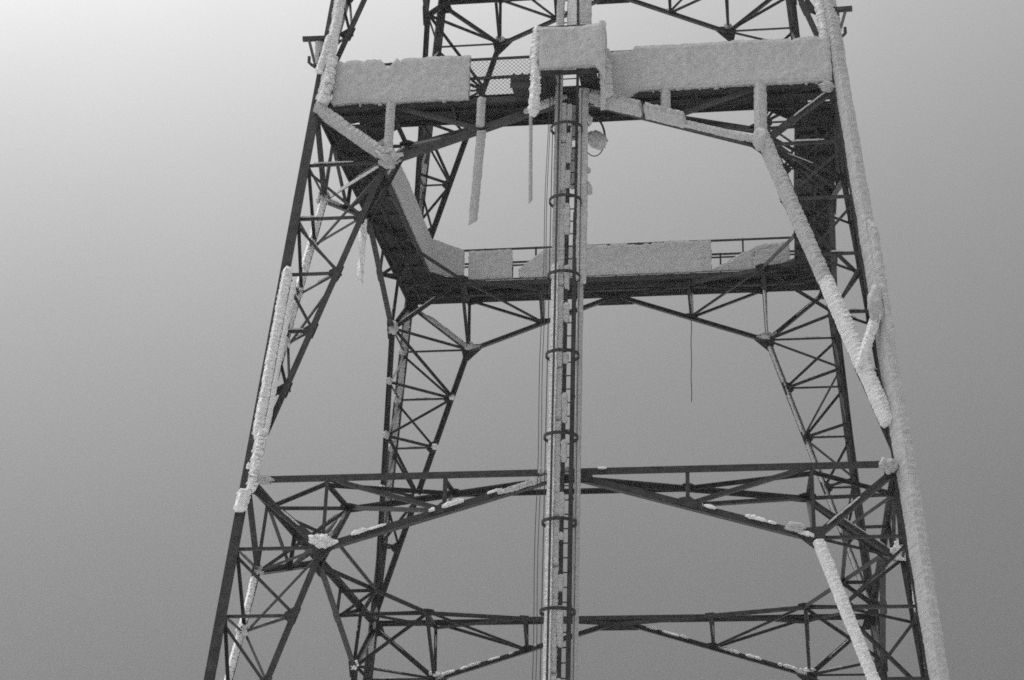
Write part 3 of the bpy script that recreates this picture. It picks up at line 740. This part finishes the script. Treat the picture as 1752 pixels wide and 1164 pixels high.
def wire(name, pts, r, label, cat, group=None, k=5):
    v, f = tube(pts, r, k); o = part(name, v, f, CABLE, None, pts[0]); return tag(o, label, cat, group)
rp = [Vector((1.94 - 0.04 * i / 12 + 0.008 * math.sin(i * 1.3), 5.38 + 0.015 * i, -0.75 - 2.2 * i / 12)) for i in range(13)]
wire('rope', rp, 0.011, 'thin dark rope dangling below the far walkway right of the ladder', 'rope')
def cab(x0, bow, off, label, r):
    pts = []
    for i in range(41):
        z = -0.05 - (GZ * -1 - 0.1) * i / 40 * 0.99
        pts.append(lq(x0 - bow * math.sin(min(1, i / 40 * 2.2) * math.pi * 0.5) + 0.012 * math.sin(i * 0.9), off, z))
    wire('cable', pts, r, label, 'cable', 'thin cables beside the ladder')
cab(-0.36, 0.06, 0.9, 'outermost of the two thin slack wires left of the ladder cage', 0.007)
cab(-0.40, 0.02, 0.45, 'inner, straighter thin wire left of the ladder cage', 0.007)
coil = empty('wire_coil', (0.42, -5.0, -0.35), 'loose loop of wire clogged with a lump of ice, right of the ladder', 'wire loop')
cc = Vector((0.41, -5.05, -0.80)); pts = []
for i in range(30):
    a = 2 * math.pi * i / 30; pts.append(cc + Vector((0.23 * math.cos(a), 0.14 * math.cos(a), 0.46 * math.sin(a))))
part('loop', *tube(pts, 0.012, 6, True), CABLE, coil)
part('thick_loop', *tube([pts[i % 30] + Vector((0.01, -0.01, 0)) for i in range(-2, 9)], 0.024, 6), CABLE, coil)
part('tie', *tube([cc + Vector((-0.2, 0, 0.16)), cc + Vector((0.17, 0.1, -0.12))], 0.008, 5), CABLE, coil)
part('ice_lump', *blob(cc + Vector((0.06, 0.02, -0.10)), 0.22, 0.12, 0.20, 0.3), SHADED_ICE, coil, None, smooth=True)
part('hook', *tube([cc + Vector((0, 0, 0.46)), cc + Vector((0.0, 0.2, 0.82))], 0.012, 5), CABLE, coil)

# ---------------------------------------------------------------- thin freezing fog round the camera and the tower
hz = bpy.data.materials.new('fog'); hz.use_nodes = True
t = hz.node_tree; t.nodes.remove(t.nodes['Principled BSDF'])
pv = t.nodes.new('ShaderNodeVolumePrincipled'); pv.inputs['Density'].default_value = 0.00035
pv.inputs['Color'].default_value = (0.9, 0.9, 0.9, 1); pv.inputs['Anisotropy'].default_value = 0.3
t.links.new(pv.outputs[0], [n for n in t.nodes if n.type == 'OUTPUT_MATERIAL'][0].inputs['Volume'])
x0, x1, y0, y1, z0, z1 = -5200, 5200, -5200, 5200, GZ - 2.0, 16.0
x0, x1, y0, y1 = -4300, 4300, -4300, 4300
v = [Vector((x, y, z)) for z in (z0, z1) for x, y in ((x0, y0), (x1, y0), (x1, y1), (x0, y1))]
f = [(3, 2, 1, 0), (4, 5, 6, 7), (0, 1, 5, 4), (1, 2, 6, 5), (2, 3, 7, 6), (3, 0, 4, 7)]
part('haze', v, f, hz, None, (0, 0, 0), kind='stuff')
